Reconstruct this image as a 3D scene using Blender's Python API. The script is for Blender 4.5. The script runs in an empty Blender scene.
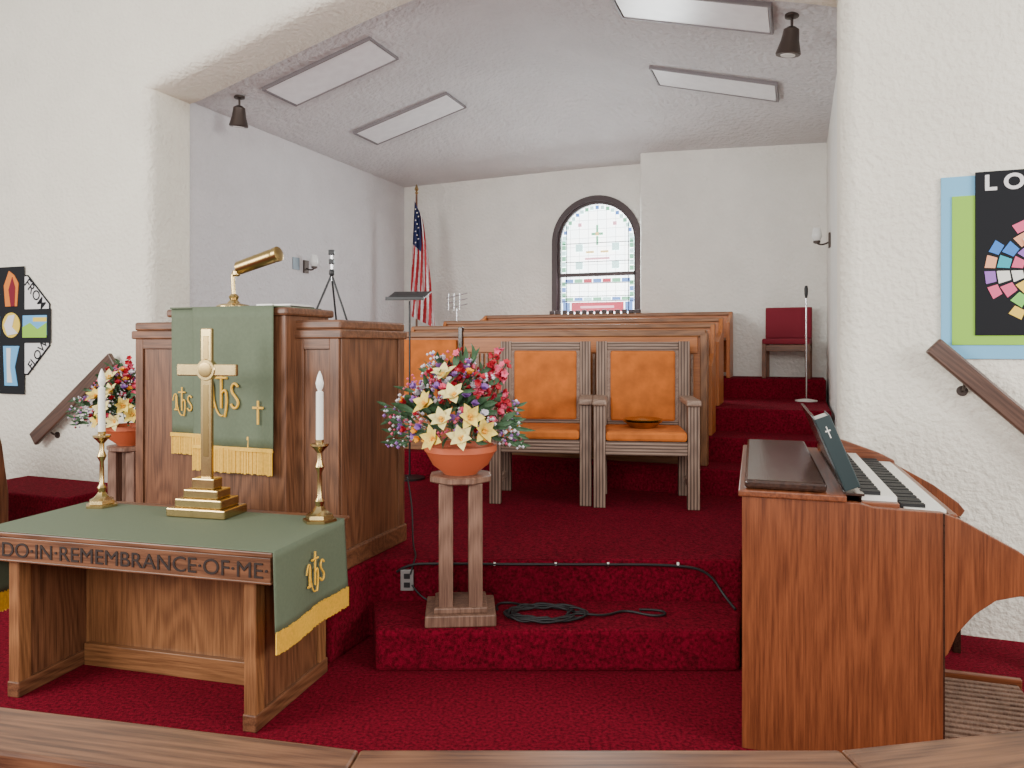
import bpy, bmesh, math, random
from mathutils import Vector, Matrix, Euler
random.seed(7)
D=bpy.data
COL=bpy.context.scene.collection
rad=math.radians

# ---------------------------------------------------------------- materials
def newmat(name):
    m=D.materials.new(name); m.use_nodes=True
    nt=m.node_tree; b=nt.nodes['Principled BSDF']
    return m,nt,b
def plain(name,c,rough=.6,metal=0,spec=.5,emit=None,es=0,noise=0.0,nscale=20,bump=0,bscale=100,bdist=.01):
    m,nt,b=newmat(name)
    b.inputs['Base Color'].default_value=(*c,1); b.inputs['Roughness'].default_value=rough
    b.inputs['Metallic'].default_value=metal
    b.inputs['Specular IOR Level'].default_value=spec
    if emit: 
        b.inputs['Emission Color'].default_value=(*emit,1); b.inputs['Emission Strength'].default_value=es
    tc=nt.nodes.new('ShaderNodeTexCoord')
    if noise>0:
        n=nt.nodes.new('ShaderNodeTexNoise'); n.inputs['Scale'].default_value=nscale; n.inputs['Detail'].default_value=6
        nt.links.new(tc.outputs['Object'],n.inputs['Vector'])
        r=nt.nodes.new('ShaderNodeValToRGB')
        r.color_ramp.elements[0].position=.3; r.color_ramp.elements[1].position=.7
        r.color_ramp.elements[0].color=(*[x*(1-noise) for x in c],1)
        r.color_ramp.elements[1].color=(*[min(1,x*(1+noise)) for x in c],1)
        nt.links.new(n.outputs['Fac'],r.inputs['Fac']); nt.links.new(r.outputs['Color'],b.inputs['Base Color'])
    if bump>0:
        n2=nt.nodes.new('ShaderNodeTexNoise'); n2.inputs['Scale'].default_value=bscale; n2.inputs['Detail'].default_value=4
        nt.links.new(tc.outputs['Object'],n2.inputs['Vector'])
        bp=nt.nodes.new('ShaderNodeBump'); bp.inputs['Strength'].default_value=bump; bp.inputs['Distance'].default_value=bdist
        nt.links.new(n2.outputs['Fac'],bp.inputs['Height']); nt.links.new(bp.outputs['Normal'],b.inputs['Normal'])
    return m
def wood(name,dark,light,grain='z',rough=.42,scale=1.0,stripes=0,rings=1.0,amp=.07,width=3.6):
    m,nt,b=newmat(name)
    b.inputs['Roughness'].default_value=rough
    tc=nt.nodes.new('ShaderNodeTexCoord')
    ax='xyz'.index(grain)
    def mapped(c,l):
        mp=nt.nodes.new('ShaderNodeMapping'); s=[c,c,c]; s[ax]=l
        mp.inputs['Scale'].default_value=[q*scale for q in s]
        nt.links.new(tc.outputs['Object'],mp.inputs['Vector']); return mp.outputs['Vector']
    # fine pores
    n=nt.nodes.new('ShaderNodeTexNoise'); n.inputs['Scale'].default_value=1; n.inputs['Detail'].default_value=6
    n.inputs['Roughness'].default_value=.7
    nt.links.new(mapped(110,3.5),n.inputs['Vector'])
    # cathedral figure: contour lines of a stretched smooth noise
    f=nt.nodes.new('ShaderNodeTexNoise'); f.inputs['Scale'].default_value=1; f.inputs['Detail'].default_value=1.5
    nt.links.new(mapped(width,.6),f.inputs['Vector'])
    mu=nt.nodes.new('ShaderNodeMath'); mu.operation='MULTIPLY'; mu.inputs[1].default_value=95*rings
    nt.links.new(f.outputs['Fac'],mu.inputs[0])
    si=nt.nodes.new('ShaderNodeMath'); si.operation='SINE'; nt.links.new(mu.outputs[0],si.inputs[0])
    m2=nt.nodes.new('ShaderNodeMath'); m2.operation='MULTIPLY_ADD'; m2.inputs[1].default_value=amp; m2.inputs[2].default_value=0
    nt.links.new(si.outputs[0],m2.inputs[0])
    ad=nt.nodes.new('ShaderNodeMath'); ad.operation='ADD'
    nt.links.new(n.outputs['Fac'],ad.inputs[0]); nt.links.new(m2.outputs[0],ad.inputs[1])
    r=nt.nodes.new('ShaderNodeValToRGB'); r.color_ramp.elements[0].position=.34; r.color_ramp.elements[1].position=.66
    r.color_ramp.elements[0].color=(*dark,1); r.color_ramp.elements[1].color=(*light,1)
    nt.links.new(ad.outputs[0],r.inputs['Fac'])
    out=r.outputs['Color']
    if stripes:
        w=nt.nodes.new('ShaderNodeTexWave'); w.wave_type='BANDS'; w.bands_direction='X' if grain=='z' else 'Z'
        w.inputs['Scale'].default_value=stripes; w.inputs['Distortion'].default_value=.15
        nt.links.new(tc.outputs['Object'],w.inputs['Vector'])
        mx=nt.nodes.new('ShaderNodeMix'); mx.data_type='RGBA'; mx.blend_type='MULTIPLY'
        rr=nt.nodes.new('ShaderNodeValToRGB'); rr.color_ramp.elements[0].position=.3;rr.color_ramp.elements[1].position=.55
        rr.color_ramp.elements[0].color=(.34,.30,.28,1); rr.color_ramp.elements[1].color=(1,1,1,1)
        nt.links.new(w.outputs['Fac'],rr.inputs['Fac'])
        mx.inputs['Factor'].default_value=1
        nt.links.new(out,mx.inputs['A']); nt.links.new(rr.outputs['Color'],mx.inputs['B'])
        out=mx.outputs['Result']
    nt.links.new(out,b.inputs['Base Color'])
    bp=nt.nodes.new('ShaderNodeBump'); bp.inputs['Strength'].default_value=.12; bp.inputs['Distance'].default_value=.003
    nt.links.new(n.outputs['Fac'],bp.inputs['Height']); nt.links.new(bp.outputs['Normal'],b.inputs['Normal'])
    return m

M_wall=plain('stucco_cream',(.87,.825,.71),.9,noise=.04,nscale=3,bump=.9,bscale=26,bdist=.022)
M_wallc=plain('stucco_white',(.84,.825,.77),.9,noise=.04,nscale=3,bump=.9,bscale=26,bdist=.022)
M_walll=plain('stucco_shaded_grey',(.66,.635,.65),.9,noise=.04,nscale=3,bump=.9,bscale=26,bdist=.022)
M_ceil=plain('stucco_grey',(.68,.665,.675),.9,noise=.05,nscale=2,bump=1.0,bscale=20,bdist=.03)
M_carpet=plain('carpet_crimson',(.18,.0035,.016),.95,spec=.1,noise=.6,nscale=62,bump=1.0,bscale=200,bdist=.014)
O1=((.075,.028,.012),(.215,.088,.040))
M_oakz=wood('oak_vertical',*O1,'z'); M_oakx=wood('oak_horizontal',*O1,'x'); M_oaky=wood('oak_depth',*O1,'y')
O2=((.14,.055,.020),(.31,.135,.052))
M_lightx=wood('oak_honey_x',*O2,'x'); M_lightz=wood('oak_honey_z',*O2,'z'); M_lighty=wood('oak_honey_y',*O2,'y')
O3=((.32,.095,.020),(.50,.165,.038))
M_orx=wood('oak_orange_x',*O3,'x',.4,amp=.04); M_orz=wood('oak_orange_z',*O3,'z',.4,amp=.04)
W=((.105,.027,.010),(.25,.073,.026))
WK=dict(amp=.05,width=7,rings=.6)
M_walz=wood('walnut_z',*W,'z',.33,**WK); M_walx=wood('walnut_x',*W,'x',.33,**WK); M_waly=wood('walnut_y',*W,'y',.33,**WK)
M_dark=wood('dark_walnut',(.022,.01,.007),(.055,.024,.015),'y',.18)
M_hand=wood('handrail_walnut',(.055,.026,.018),(.12,.06,.04),'x',.35)
G=((.20,.125,.09),(.37,.255,.19))
M_chz=wood('chair_oak_z',*G,'z',.5,stripes=13); M_chx=wood('chair_oak_x',*G,'x',.5,stripes=13); M_chy=wood('chair_oak_y',*G,'y',.5)
M_std=wood('stand_oak',(.12,.058,.036),(.27,.15,.10),'z',.5)
M_orange=plain('orange_velvet',(.56,.145,.018),.85,noise=.22,nscale=9)
M_green=plain('green_cloth',(.11,.14,.085),.75,noise=.06,nscale=60,bump=.15,bscale=400)
M_gold=plain('gold_thread',(.82,.46,.04),.55,noise=.12,nscale=80)
M_brass=plain('brass',(.52,.38,.17),.27,1,noise=.12,nscale=12)
M_brassd=plain('brass_dark',(.36,.25,.10),.3,1)
M_black=plain('black_metal',(.012,.012,.014),.4)
M_rubber=plain('black_rubber',(.008,.008,.009),.5)
M_white=plain('white_wax',(.88,.87,.82),.4)
M_flame=plain('flame_bulb',(.95,.93,.88),.15)
M_terra=plain('terracotta',(.56,.12,.045),.5)
M_red=plain('red_fabric',(.20,.010,.025),.85)
M_chrome=plain('chrome',(.6,.6,.62),.2,1)
M_frame=plain('window_frame_dark',(.045,.025,.028),.5)
M_bronze=plain('bronze_lamp',(.07,.052,.045),.4,.6)
M_panel=plain('light_diffuser',(.92,.92,.95),.3,noise=.06,nscale=9)
M_trimg=plain('fixture_trim',(.20,.18,.19),.5)
M_ivory=plain('ivory',(.82,.80,.74),.25)
M_carve=plain('carved_dark',(.018,.008,.005),.7)
M_glassy=plain('frosted_glass',(.8,.8,.78),.15)

# ---------------------------------------------------------------- helpers
def E(name,loc=(0,0,0),rz=0):
    o=D.objects.new(name,None); o.empty_display_size=.1; COL.objects.link(o)
    o.location=loc; o.rotation_euler=(0,0,rad(rz)); return o
def mk(parent,name,verts,faces,mat,loc=(0,0,0),rot=(0,0,0),smooth=False,bev=0,sharp=35):
    me=D.meshes.new(name); me.from_pydata([tuple(v) for v in verts],[],faces)
    bm=bmesh.new(); bm.from_mesh(me); bmesh.ops.recalc_face_normals(bm,faces=bm.faces); bm.to_mesh(me); bm.free()
    if isinstance(mat,(list,tuple)):
        for q in mat: me.materials.append(q)
    else: me.materials.append(mat)
    if smooth:
        me.shade_smooth()
        try: me.set_sharp_from_angle(angle=rad(sharp))
        except Exception: pass
    o=D.objects.new(name,me); COL.objects.link(o); o.location=loc; o.rotation_euler=rot
    if parent: o.parent=parent
    if bev>0:
        md=o.modifiers.new('b','BEVEL'); md.width=bev; md.segments=2; md.limit_method='ANGLE'
    return o
BF=[(0,1,3,2),(4,6,7,5),(0,4,5,1),(2,3,7,6),(0,2,6,4),(1,5,7,3)]
def boxverts(c,s):
    return [(c[0]+i*s[0]/2,c[1]+j*s[1]/2,c[2]+k*s[2]/2) for i in(-1,1) for j in(-1,1) for k in(-1,1)]
def box(parent,name,c,s,mat,bev=.004,rot=(0,0,0)):
    return mk(parent,name,boxverts((0,0,0),s),BF,mat,c,rot,bev=bev)
def bx(parent,name,x,y,z,mat,bev=.004):
    return box(parent,name,((x[0]+x[1])/2,(y[0]+y[1])/2,(z[0]+z[1])/2),(abs(x[1]-x[0]),abs(y[1]-y[0]),abs(z[1]-z[0])),mat,bev)
def boxes(parent,name,lst,mat,bev=0):
    V=[];F=[]
    for c,s in lst:
        n=len(V); V+=boxverts(c,s); F+=[tuple(i+n for i in f) for f in BF]
    return mk(parent,name,V,F,mat,bev=bev)
def prism(parent,name,poly,plane,c0,c1,mat,bev=.004):
    f={'xy':lambda p,c:(p[0],p[1],c),'xz':lambda p,c:(p[0],c,p[1]),'yz':lambda p,c:(c,p[0],p[1])}[plane]
    n=len(poly); V=[f(p,c0) for p in poly]+[f(p,c1) for p in poly]
    F=[tuple(range(n)),tuple(range(2*n-1,n-1,-1))]+[(i,(i+1)%n,n+(i+1)%n,n+i) for i in range(n)]
    return mk(parent,name,V,F,mat,bev=bev)
def lathe(parent,name,prof,loc,mat,seg=28,rot=(0,0,0)):
    V=[];F=[]
    for r,z in prof:
        for i in range(seg):
            t=2*math.pi*i/seg; V.append((r*math.cos(t),r*math.sin(t),z))
    for j in range(len(prof)-1):
        for i in range(seg):
            F.append((j*seg+i,j*seg+(i+1)%seg,(j+1)*seg+(i+1)%seg,(j+1)*seg+i))
    F.append(tuple(range(seg))); F.append(tuple((len(prof)-1)*seg+i for i in range(seg)))
    return mk(parent,name,V,F,mat,loc,rot,smooth=True)
def tube(parent,name,pts,r,mat,smooth=True):
    cu=D.curves.new(name,'CURVE'); cu.dimensions='3D'; cu.bevel_depth=r; cu.bevel_resolution=3; cu.use_fill_caps=True
    if smooth and len(pts)>2:
        sp=cu.splines.new('NURBS'); sp.points.add(len(pts)-1)
        for i,p in enumerate(pts): sp.points[i].co=(*p,1)
        sp.use_endpoint_u=True; sp.order_u=3
    else:
        sp=cu.splines.new('POLY'); sp.points.add(len(pts)-1)
        for i,p in enumerate(pts): sp.points[i].co=(*p,1)
    cu.materials.append(mat)
    o=D.objects.new(name,cu); COL.objects.link(o)
    if parent: o.parent=parent
    return o
def text(parent,name,body,loc,rot,size,mat,ext=.002,fit=None,bold=0,align='CENTER'):
    cu=D.curves.new(name,'FONT'); cu.body=body; cu.size=size; cu.extrude=ext; cu.offset=bold
    cu.align_x=align; cu.align_y='CENTER'; cu.materials.append(mat)
    o=D.objects.new(name,cu); COL.objects.link(o)
    if fit:
        bpy.context.view_layer.update(); o.scale=(fit/max(o.dimensions.x,1e-4),1,1)
    o.location=loc; o.rotation_euler=rot
    if parent: o.parent=parent
    return o
FX=(rad(90),0,0)         # facing local -y
RZ=-21; cR,sR=math.cos(rad(21)),math.sin(rad(21)); CX,CY=-.385,6.005
def R(a,b): return (CX+a*cR+b*sR, CY-a*sR+b*cR)

# ---------------------------------------------------------------- room shell
def place_room(o): o.location=(CX,CY,0); o.rotation_euler=(0,0,rad(RZ))
floor=mk(None,'floor',[(-9,-4,0),(9,-4,0),(9,14,0),(-9,14,0)],[(0,1,2,3)],M_carpet)
HW=2.82; HL=2.90
def sm(t): t=max(0,min(1,t)); return t*t*(3-2*t)
def zc(a,b): return 4.0+max(0,.27*(2.86-math.sqrt(a*a+.22)))*(1-.93*sm((b-2.3)/1.8))
na,nb=48,40
V=[];F=[]
for j in range(nb+1):
    for i in range(na+1):
        a=-HL+(HL+HW)*i/na; b=-.02+4.3*j/nb; V.append((a,b,zc(a,b)))
for j in range(nb):
    for i in range(na):
        q=j*(na+1)+i; F.append((q,q+1,q+na+2,q+na+1))
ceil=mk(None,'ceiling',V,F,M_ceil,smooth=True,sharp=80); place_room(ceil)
# front nave wall with arched opening
prof=[]; JW=2.755; JL=2.83
for i in range(9): prof.append((-JL,3.95*i/8,(-1,0)))
n=40
for i in range(1,n):
    a=-JL+(JW+JL)*i/n
    prof.append((a,zc(a,0)-.07,(-.2 if a<-.3 else (.2 if a>.3 else 0),1)))
for i in range(9): prof.append((JW,3.95*(8-i)/8,(1,0)))
def ring(off,b): return [(a+nx*off,b,z+nz*off) for a,z,(nx,nz) in prof]
rings=[]
outer=[]
for a,z,(nx,nz) in prof:
    outer.append((nx*7.5,-.5,z) if nz==0 else (a*2.7,-.5,7.2))
rings.append(outer)
r=.11
rings.append(ring(r,-.5))
for k in range(1,9):
    ph=k/8*math.pi/2; rings.append(ring(r*(1-math.sin(ph)),-.5+r*(1-math.cos(ph))))
rings.append(ring(0,-.04)); rings.append(ring(0.012,0)); rings.append(ring(.12,0))
V=[];F=[];n=len(prof)
for rg in rings: V+=rg
for j in range(len(rings)-1):
    for i in range(n-1): F.append((j*n+i,j*n+i+1,(j+1)*n+i+1,(j+1)*n+i))
w=mk(None,'wall_nave',V,F,M_wall,smooth=True,sharp=50); place_room(w)
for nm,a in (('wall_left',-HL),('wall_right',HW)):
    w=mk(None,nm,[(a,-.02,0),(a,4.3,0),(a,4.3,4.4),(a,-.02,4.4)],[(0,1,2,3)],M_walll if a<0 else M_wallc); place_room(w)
# back wall with arched window hole
WR,WS,WB=.56,3.06,2.0
outl=[]
for i in range(25):
    t=math.pi*i/24; outl.append((WR*math.cos(t),WS+WR*math.sin(t)))
for i in range(1,9): outl.append((-WR,WS-(WS-WB)*i/8))
for i in range(1,9): outl.append((-WR+2*WR*i/8,WB))
for i in range(1,8): outl.append((WR,WB+(WS-WB)*i/8))
V=[];F=[];n=len(outl)
for a,z in outl:
    dx,dz=a,z-2.8; s=1e9
    if dx: s=min(s,3.3/abs(dx))
    if dz>0: s=min(s,2.6/dz)
    if dz<0: s=min(s,3.2/-dz)
    V.append((dx*s,4.2,2.8+dz*s))
V+=[(a,4.2,z) for a,z in outl]+[(a,4.45,z) for a,z in outl]
for j in range(2):
    for i in range(n): F.append((j*n+i,j*n+(i+1)%n,(j+1)*n+(i+1)%n,(j+1)*n+i))
w=mk(None,'wall_back',V,F,M_wallc,smooth=True,sharp=30); place_room(w)
w=mk(None,'wall_back_projection',boxverts(((.68+HW)/2,4.0,2.4),(HW-.68+.02,.4,4.8)),BF,M_wallc,bev=.02); place_room(w)

# window
win=E('window_1',(CX,CY,0),RZ)
def archstrip(name,r0,r1,b0,b1,mat):
    def ol(rr):
        return [(rr,WB)]+[(rr*math.cos(math.pi*i/28),WS+rr*math.sin(math.pi*i/28)) for i in range(29)]+[(-rr,WB)]
    A=ol(r0);B=ol(r1);n=len(A)
    V=[(x,b0,z) for x,z in A]+[(x,b0,z) for x,z in B]+[(x,b1,z) for x,z in A]+[(x,b1,z) for x,z in B]
    F=[]
    for i in range(n-1):
        F+=[(i,i+1,n+i+1,n+i),(2*n+i,2*n+i+1,3*n+i+1,3*n+i),(i,i+1,2*n+i+1,2*n+i),(n+i,n+i+1,3*n+i+1,3*n+i)]
    return mk(win,name,V,F,mat)
archstrip('outer_casing',.54,.61,4.17,4.24,M_frame)
archstrip('inner_sash',.505,.545,4.22,4.30,M_frame)
bx(win,'sill',(-.64,.64),(4.12,4.28),(WB-.05,WB+.02),M_frame)
bx(win,'meeting_rail',(-.53,.53),(4.22,4.29),(2.60,2.65),M_frame)
mg,nt,b=newmat('leaded_glass')
tc=nt.nodes.new('ShaderNodeTexCoord'); mp=nt.nodes.new('ShaderNodeMapping'); mp.inputs['Rotation'].default_value=(rad(90),0,0)
br=nt.nodes.new('ShaderNodeTexBrick'); br.offset=0; br.inputs['Scale'].default_value=1; br.inputs['Brick Width'].default_value=.125; br.inputs['Row Height'].default_value=.12
br.inputs['Mortar Size'].default_value=.004; br.inputs['Color1'].default_value=(.97,1,.98,1); br.inputs['Color2'].default_value=(.86,.95,.97,1); br.inputs['Mortar'].default_value=(.4,.43,.43,1)
nt.links.new(tc.outputs['Object'],mp.inputs['Vector']); nt.links.new(mp.outputs['Vector'],br.inputs['Vector'])
nt.links.new(br.outputs['Color'],b.inputs['Emission Color']); b.inputs['Emission Strength'].default_value=6.0
nt.links.new(br.outputs['Color'],b.inputs['Base Color'])
pts=[(.515*math.cos(math.pi*i/28),WS+.515*math.sin(math.pi*i/28)) for i in range(29)]
prism(win,'glass',[(.515,WB)]+pts+[(-.515,WB)],'xz',4.27,4.28,mg,0)
def gl(nm,c,s=1.7): return plain('glass_'+nm,c,.3,emit=c,es=s)
cols={'g':gl('green',(.16,.52,.30)),'b':gl('blue',(.10,.26,.68),1.4),'r':gl('red',(.60,.02,.07),.9),'p':gl('pink',(.85,.40,.50),1.8),'y':gl('amber',(.90,.65,.25)),'t':gl('aqua',(.50,.82,.80),2.4)}
L={k:[] for k in cols}
for i in range(6):
    for s in(-1,1): L['gt'[i%2]].append(((s*.465,4.262,2.70+.075*i),(.055,.008,.062)))
for i in range(4):
    for s in(-1,1): L['bg'[i%2]].append(((s*.465,4.262,2.28+.075*i),(.055,.008,.062)))
for i in range(21):
    t=math.pi*i/20
    L['gtbt'[i%4]].append(((.465*math.cos(t),4.262,WS+.465*math.sin(t)),(.05,.008,.05)))
L['g']+= [((0,4.262,3.08),(.03,.008,.12)),((0,4.262,3.24),(.03,.008,.10))]
L['g']+= [((0,4.262,3.17),(.16,.008,.035))]
L['y']+= [((0,4.258,3.17),(.045,.008,.045)),((-.1,4.262,2.93),(.11,.008,.03)),((.1,4.262,2.93),(.11,.008,.03))]
L['p']+= [((0,4.262,2.84),(.34,.008,.03)),((-.24,4.262,3.3),(.05,.008,.05)),((.24,4.262,3.3),(.05,.008,.05))]
L['t']+= [((s*.25,4.262,z),(.10,.008,.10)) for s in(-1,1) for z in(2.75,2.99)]
for i in range(7):
    L['bgrbrgb'[i]].append(((-.39+.13*i,4.262,2.545),(.115,.008,.05)))
    L['gbtgtbg'[i]].append(((-.39+.13*i,4.262,2.30),(.115,.008,.04)))
L['r']+= [((0,4.262,2.19),(.72,.008,.13))]; L['p']+=[((0,4.258,2.19),(.46,.008,.03))]; L['b']+=[((s*.43,4.262,2.19),(.10,.008,.13)) for s in(-1,1)]
for k,l in L.items(): boxes(win,'stained_pieces_'+k,l,cols[k])
boxes(win,'lead_cames',[((s*.425,4.256,2.66),(.010,.01,1.3)) for s in(-1,1)]+[((0,4.256,z),(.98,.01,.010)) for z in(2.27,2.335,2.51,2.8,3.05)],M_frame)

# ceiling panels
for (a,b_) in ((-1.68,.58),(-1.68,2.15),(1.74,.42),(1.74,2.15)):
    x,y=R(a,b_); z=zc(a,b_)
    p=E('ceiling_light_panel' ,(x,y,z-.005),RZ)
    p.rotation_euler=(Matrix.Rotation(rad(RZ),3,'Z')@Matrix.Rotation(math.atan(.265)*(-1 if a<0 else 1),3,'Y')).to_euler()
    box(p,'diffuser',(0,0,-.012),(1.19,.49,.02),M_panel,.004)
    for s in(-1,1):
        box(p,'frame_long',(0,s*.25,-.012),(1.24,.018,.034),M_trimg,.003)
        box(p,'frame_short',(s*.61,0,-.012),(.018,.5,.034),M_trimg,.003)

# ---------------------------------------------------------------- carpeted floors and steps
poly=[R(-1.56,-2.15),R(.216,-2.15),(-.815,4.28),(1.32,4.28),(1.41,4.56),(1.98,4.58),R(2.74,-.02),R(2.79,.84),R(-2.87,.84),R(-2.87,.0),R(-2.81,-.45),R(-1.56,-.55)]
prism(None,'floor_chancel',poly,'xy',0,.445,M_carpet,.02)
prism(None,'floor_chancel_step',[(-.704,3.83),(1.17,3.83),(1.325,4.278),(-.80,4.278)],'xy',0,.215,M_carpet,.02)
for i,(b0,b1,z1) in enumerate(((.841,1.25,.66),(1.251,1.75,.875),(1.751,3.1,1.09),(3.101,4.18,1.31))):
    if b1>3.8: P=[R(-2.87,b0),R(2.79,b0),R(2.79,3.79),R(.66,3.79),R(.66,4.18),R(-2.87,4.18)]
    else: P=[R(-2.87,b0),R(2.79,b0),R(2.79,b1),R(-2.87,b1)]
    prism(None,'floor_choir_level_%d'%(i+1),P,'xy',0,z1,M_carpet,.012)
P=[R(-4.3,-1.15),R(-3.0,-1.15),R(-3.0,-.51),R(-4.3,-.51)]
prism(None,'floor_side_landing',P,'xy',0,.445,M_carpet,.02)
P=[R(-4.7,-1.15),R(-4.31,-1.15),R(-4.31,-.51),R(-4.7,-.51)]
prism(None,'floor_side_step',P,'xy',0,.22,M_carpet,.02)
P=[R(-2.98,-1.5),R(-1.57,-1.5),R(-1.57,-.52),R(-2.98,-.52)]
prism(None,'floor_side_plinth',P,'xy',0,.12,M_carpet,.02)

# ---------------------------------------------------------------- choir screen + pews
scr=E('choir_screen',(CX,CY,.661),RZ)
bx(scr,'panel',(-1.3,1.74),(1.0,1.035),(0,1.10),M_orx)
bx(scr,'cap_rail',(-1.32,1.79),(.97,1.08),(1.09,1.15),M_lightx,.01)
bx(scr,'base_rail',(-1.3,1.74),(.985,1.05),(0,.12),M_lightx)
bx(scr,'upholstered_panel',(-1.27,-.53),(.975,1.0),(.35,1.07),M_orange,.012)
boxes(scr,'flutes',[((-.40+.045*i,.99,.53),(.022,.02,.82)) for i in range(47)],M_chy,.003)
bx(scr,'upper_band',(-.46,1.72),(.975,1.0),(.95,1.09),M_orx)
bx(scr,'end_post',(1.74,1.80),(.97,1.08),(0,1.12),M_lightz,.006)
bx(scr,'divider_post',(-.50,-.46),(.95,1.0),(0,1.19),M_dark,.004)
for b0,z0,zt in ((1.62,.876,1.88),(2.4,1.091,1.96),(3.60,1.311,2.07)):
    pw=E('choir_pew',(CX,CY,z0),RZ); h=zt-z0; a0,a1=-1.35,1.76
    bx(pw,'back_panel',(a0,a1),(b0-.02,b0+.015),(.05,h-.03),M_orx)
    bx(pw,'cap_rail',(a0,a1+.04),(b0-.04,b0+.035),(h-.045,h),M_lightx,.01)
    d=.26 if b0<2 else .40
    bx(pw,'seat',(a0,a1),(b0-.02-d+.0,b0-.02),(.42,.455),M_lightx)
    for x0 in(a0,a1):
        prism(pw,'end_panel',[(b0-d-.03,0),(b0+.035,0),(b0+.035,h-.01),(b0-.04,h-.01),(b0-.10,.72),(b0-d-.03,.62)],'yz',x0,x0+.04,M_orz,.006)
    if zt>2: boxes(pw,'hymnal_row',[((-.42+.085*i,b0,h+.022),(.06,.05,.044+.006*(i%3))) for i in range(14)],M_frame,.006)

# ---------------------------------------------------------------- pulpit
PW=-1.465
pu=E('pulpit',(-.935,4.05,.446),RZ)
def framed(parent,x0,x1,z0,z1,y,t=.012,wd=.06,mz=M_oakz,mx=M_oakx):
    bx(parent,'stile',(x0,x0+wd),(y-t,y),(z0,z1),mz,.003); bx(parent,'stile',(x1-wd,x1),(y-t,y),(z0,z1),mz,.003)
    bx(parent,'rail',(x0+wd,x1-wd),(y-t,y),(z1-wd,z1),mx,.003); bx(parent,'rail',(x0+wd,x1-wd),(y-t,y),(z0,z0+wd),mx,.003)
bx(pu,'body',(PW,0),(0,.69),(0,1.29),M_oakz)
bx(pu,'cap_lower',(PW-.025,.022),(-.022,.71),(1.27,1.32),M_oakx,.008)
bx(pu,'cap_upper',(PW-.01,.01),(-.01,.70),(1.32,1.372),M_oakx,.012)
bx(pu,'plinth',(PW-.025,.02),(-.02,.71),(0,.11),M_oakx,.01)
bx(pu,'side_stile',(0,.012),(0,.07),(.11,1.27),M_oakz,.003); bx(pu,'side_stile',(0,.012),(.62,.69),(.11,1.27),M_oakz,.003)
framed(pu,PW,-1.09,.11,1.27,0); framed(pu,-.29,0,.11,1.27,0)
bx(pu,'center_bay',(-1.09,-.28),(-.10,.30),(0,1.40),M_oakz,.006)
bx(pu,'center_cap',(-1.11,-.26),(-.12,.33),(1.395,1.44),M_oakx,.012)
bx(pu,'center_plinth',(-1.10,-.27),(-.12,0),(0,.11),M_oakx,.01)
pc=E('pulpit_parament',(-.935,4.05,.446),RZ)
def cloth_panel(par,x0,x1,y,zt,zb,fr,n=40):
    V=[];F=[]
    for j in range(13):
        for i in range(n+1):
            t=i/n; s=j/12
            V.append((x0+(x1-x0)*t, y+.006*s*math.sin(t*9+1), zt+(zb-zt)*s))
    for j in range(12):
        for i in range(n): q=j*(n+1)+i; F.append((q,q+1,q+n+2,q+n+1))
    o=mk(par,'cloth',V,F,M_green,smooth=True); o.modifiers.new('s','SOLIDIFY').thickness=.004
    L=[];k=int((x1-x0)/.0085)
    for i in range(k):
        t=(i+.5)/k; L.append(((x0+(x1-x0)*t,y+.006*math.sin(t*9+1)-.003+random.uniform(-.002,.002),zb-fr/2+random.uniform(-.004,.004)),(.0065,.006,fr)))
    boxes(par,'fringe',L,M_gold)
    bx(par,'fringe_band',(x0,x1),(y-.01,y+.002),(zb-.012,zb+.01),M_gold,.002)
cloth_panel(pc,-1.06,-.50,-.128,1.447,.72,.11)
cloth_panel(pc,-.89,-.33,-.142,1.450,.66,.135)
bx(pc,'cloth_top',(-1.06,-.33),(-.142,.30),(1.441,1.450),M_green,.003)
def ihs(par,x,y,z,s,rot=FX):
    side=(rot!=FX)
    def P(h,v): return (x+.002,y+h,z+v) if side else (x+h,y-.002,z+v)
    r_=.0045*s/.15
    # i, h, s as embroidered strokes with a cross through the h
    tube(par,'embroidered_i',[P(-s*.34,-s*.25),P(-s*.34,s*.28)],r_,M_gold,False)
    tube(par,'embroidered_i_serif',[P(-s*.42,-s*.25),P(-s*.26,-s*.25)],r_,M_gold,False)
    tube(par,'embroidered_h_stem',[P(-s*.06,-s*.28),P(-s*.06,s*.62)],r_,M_gold,False)
    tube(par,'embroidered_h_arch',[P(-s*.06,s*.05),P(s*.02,s*.16),P(s*.10,s*.08),P(s*.10,-s*.28),P(s*.04,-s*.48)],r_,M_gold)
    tube(par,'embroidered_cross_bar',[P(-s*.22,s*.42),P(s*.10,s*.42)],r_,M_gold,False)
    tube(par,'embroidered_s',[P(s*.42,s*.22),P(s*.34,s*.32),P(s*.24,s*.24),P(s*.24,s*.10),P(s*.34,s*.0),P(s*.44,-s*.12),P(s*.40,-s*.26),P(s*.28,-s*.28),P(s*.22,-s*.18)],r_,M_gold)
    tube(par,'embroidered_scroll',[P(-s*.5,s*.1),P(-s*.45,s*.36),P(-s*.3,s*.34),P(-s*.3,-s*.1),P(-s*.12,-s*.5),P(s*.0,-s*.45)],r_*.7,M_gold)
ihs(pc,-.66,-.150,.95,.24); ihs(pc,-.965,-.134,.90,.15)
bx(pc,'cross_upright',(-.43,-.418),(-.154,-.148),(.80,.93),M_gold,.001); bx(pc,'cross_bar',(-.46,-.388),(-.154,-.148),(.885,.897),M_gold,.001)

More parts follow.
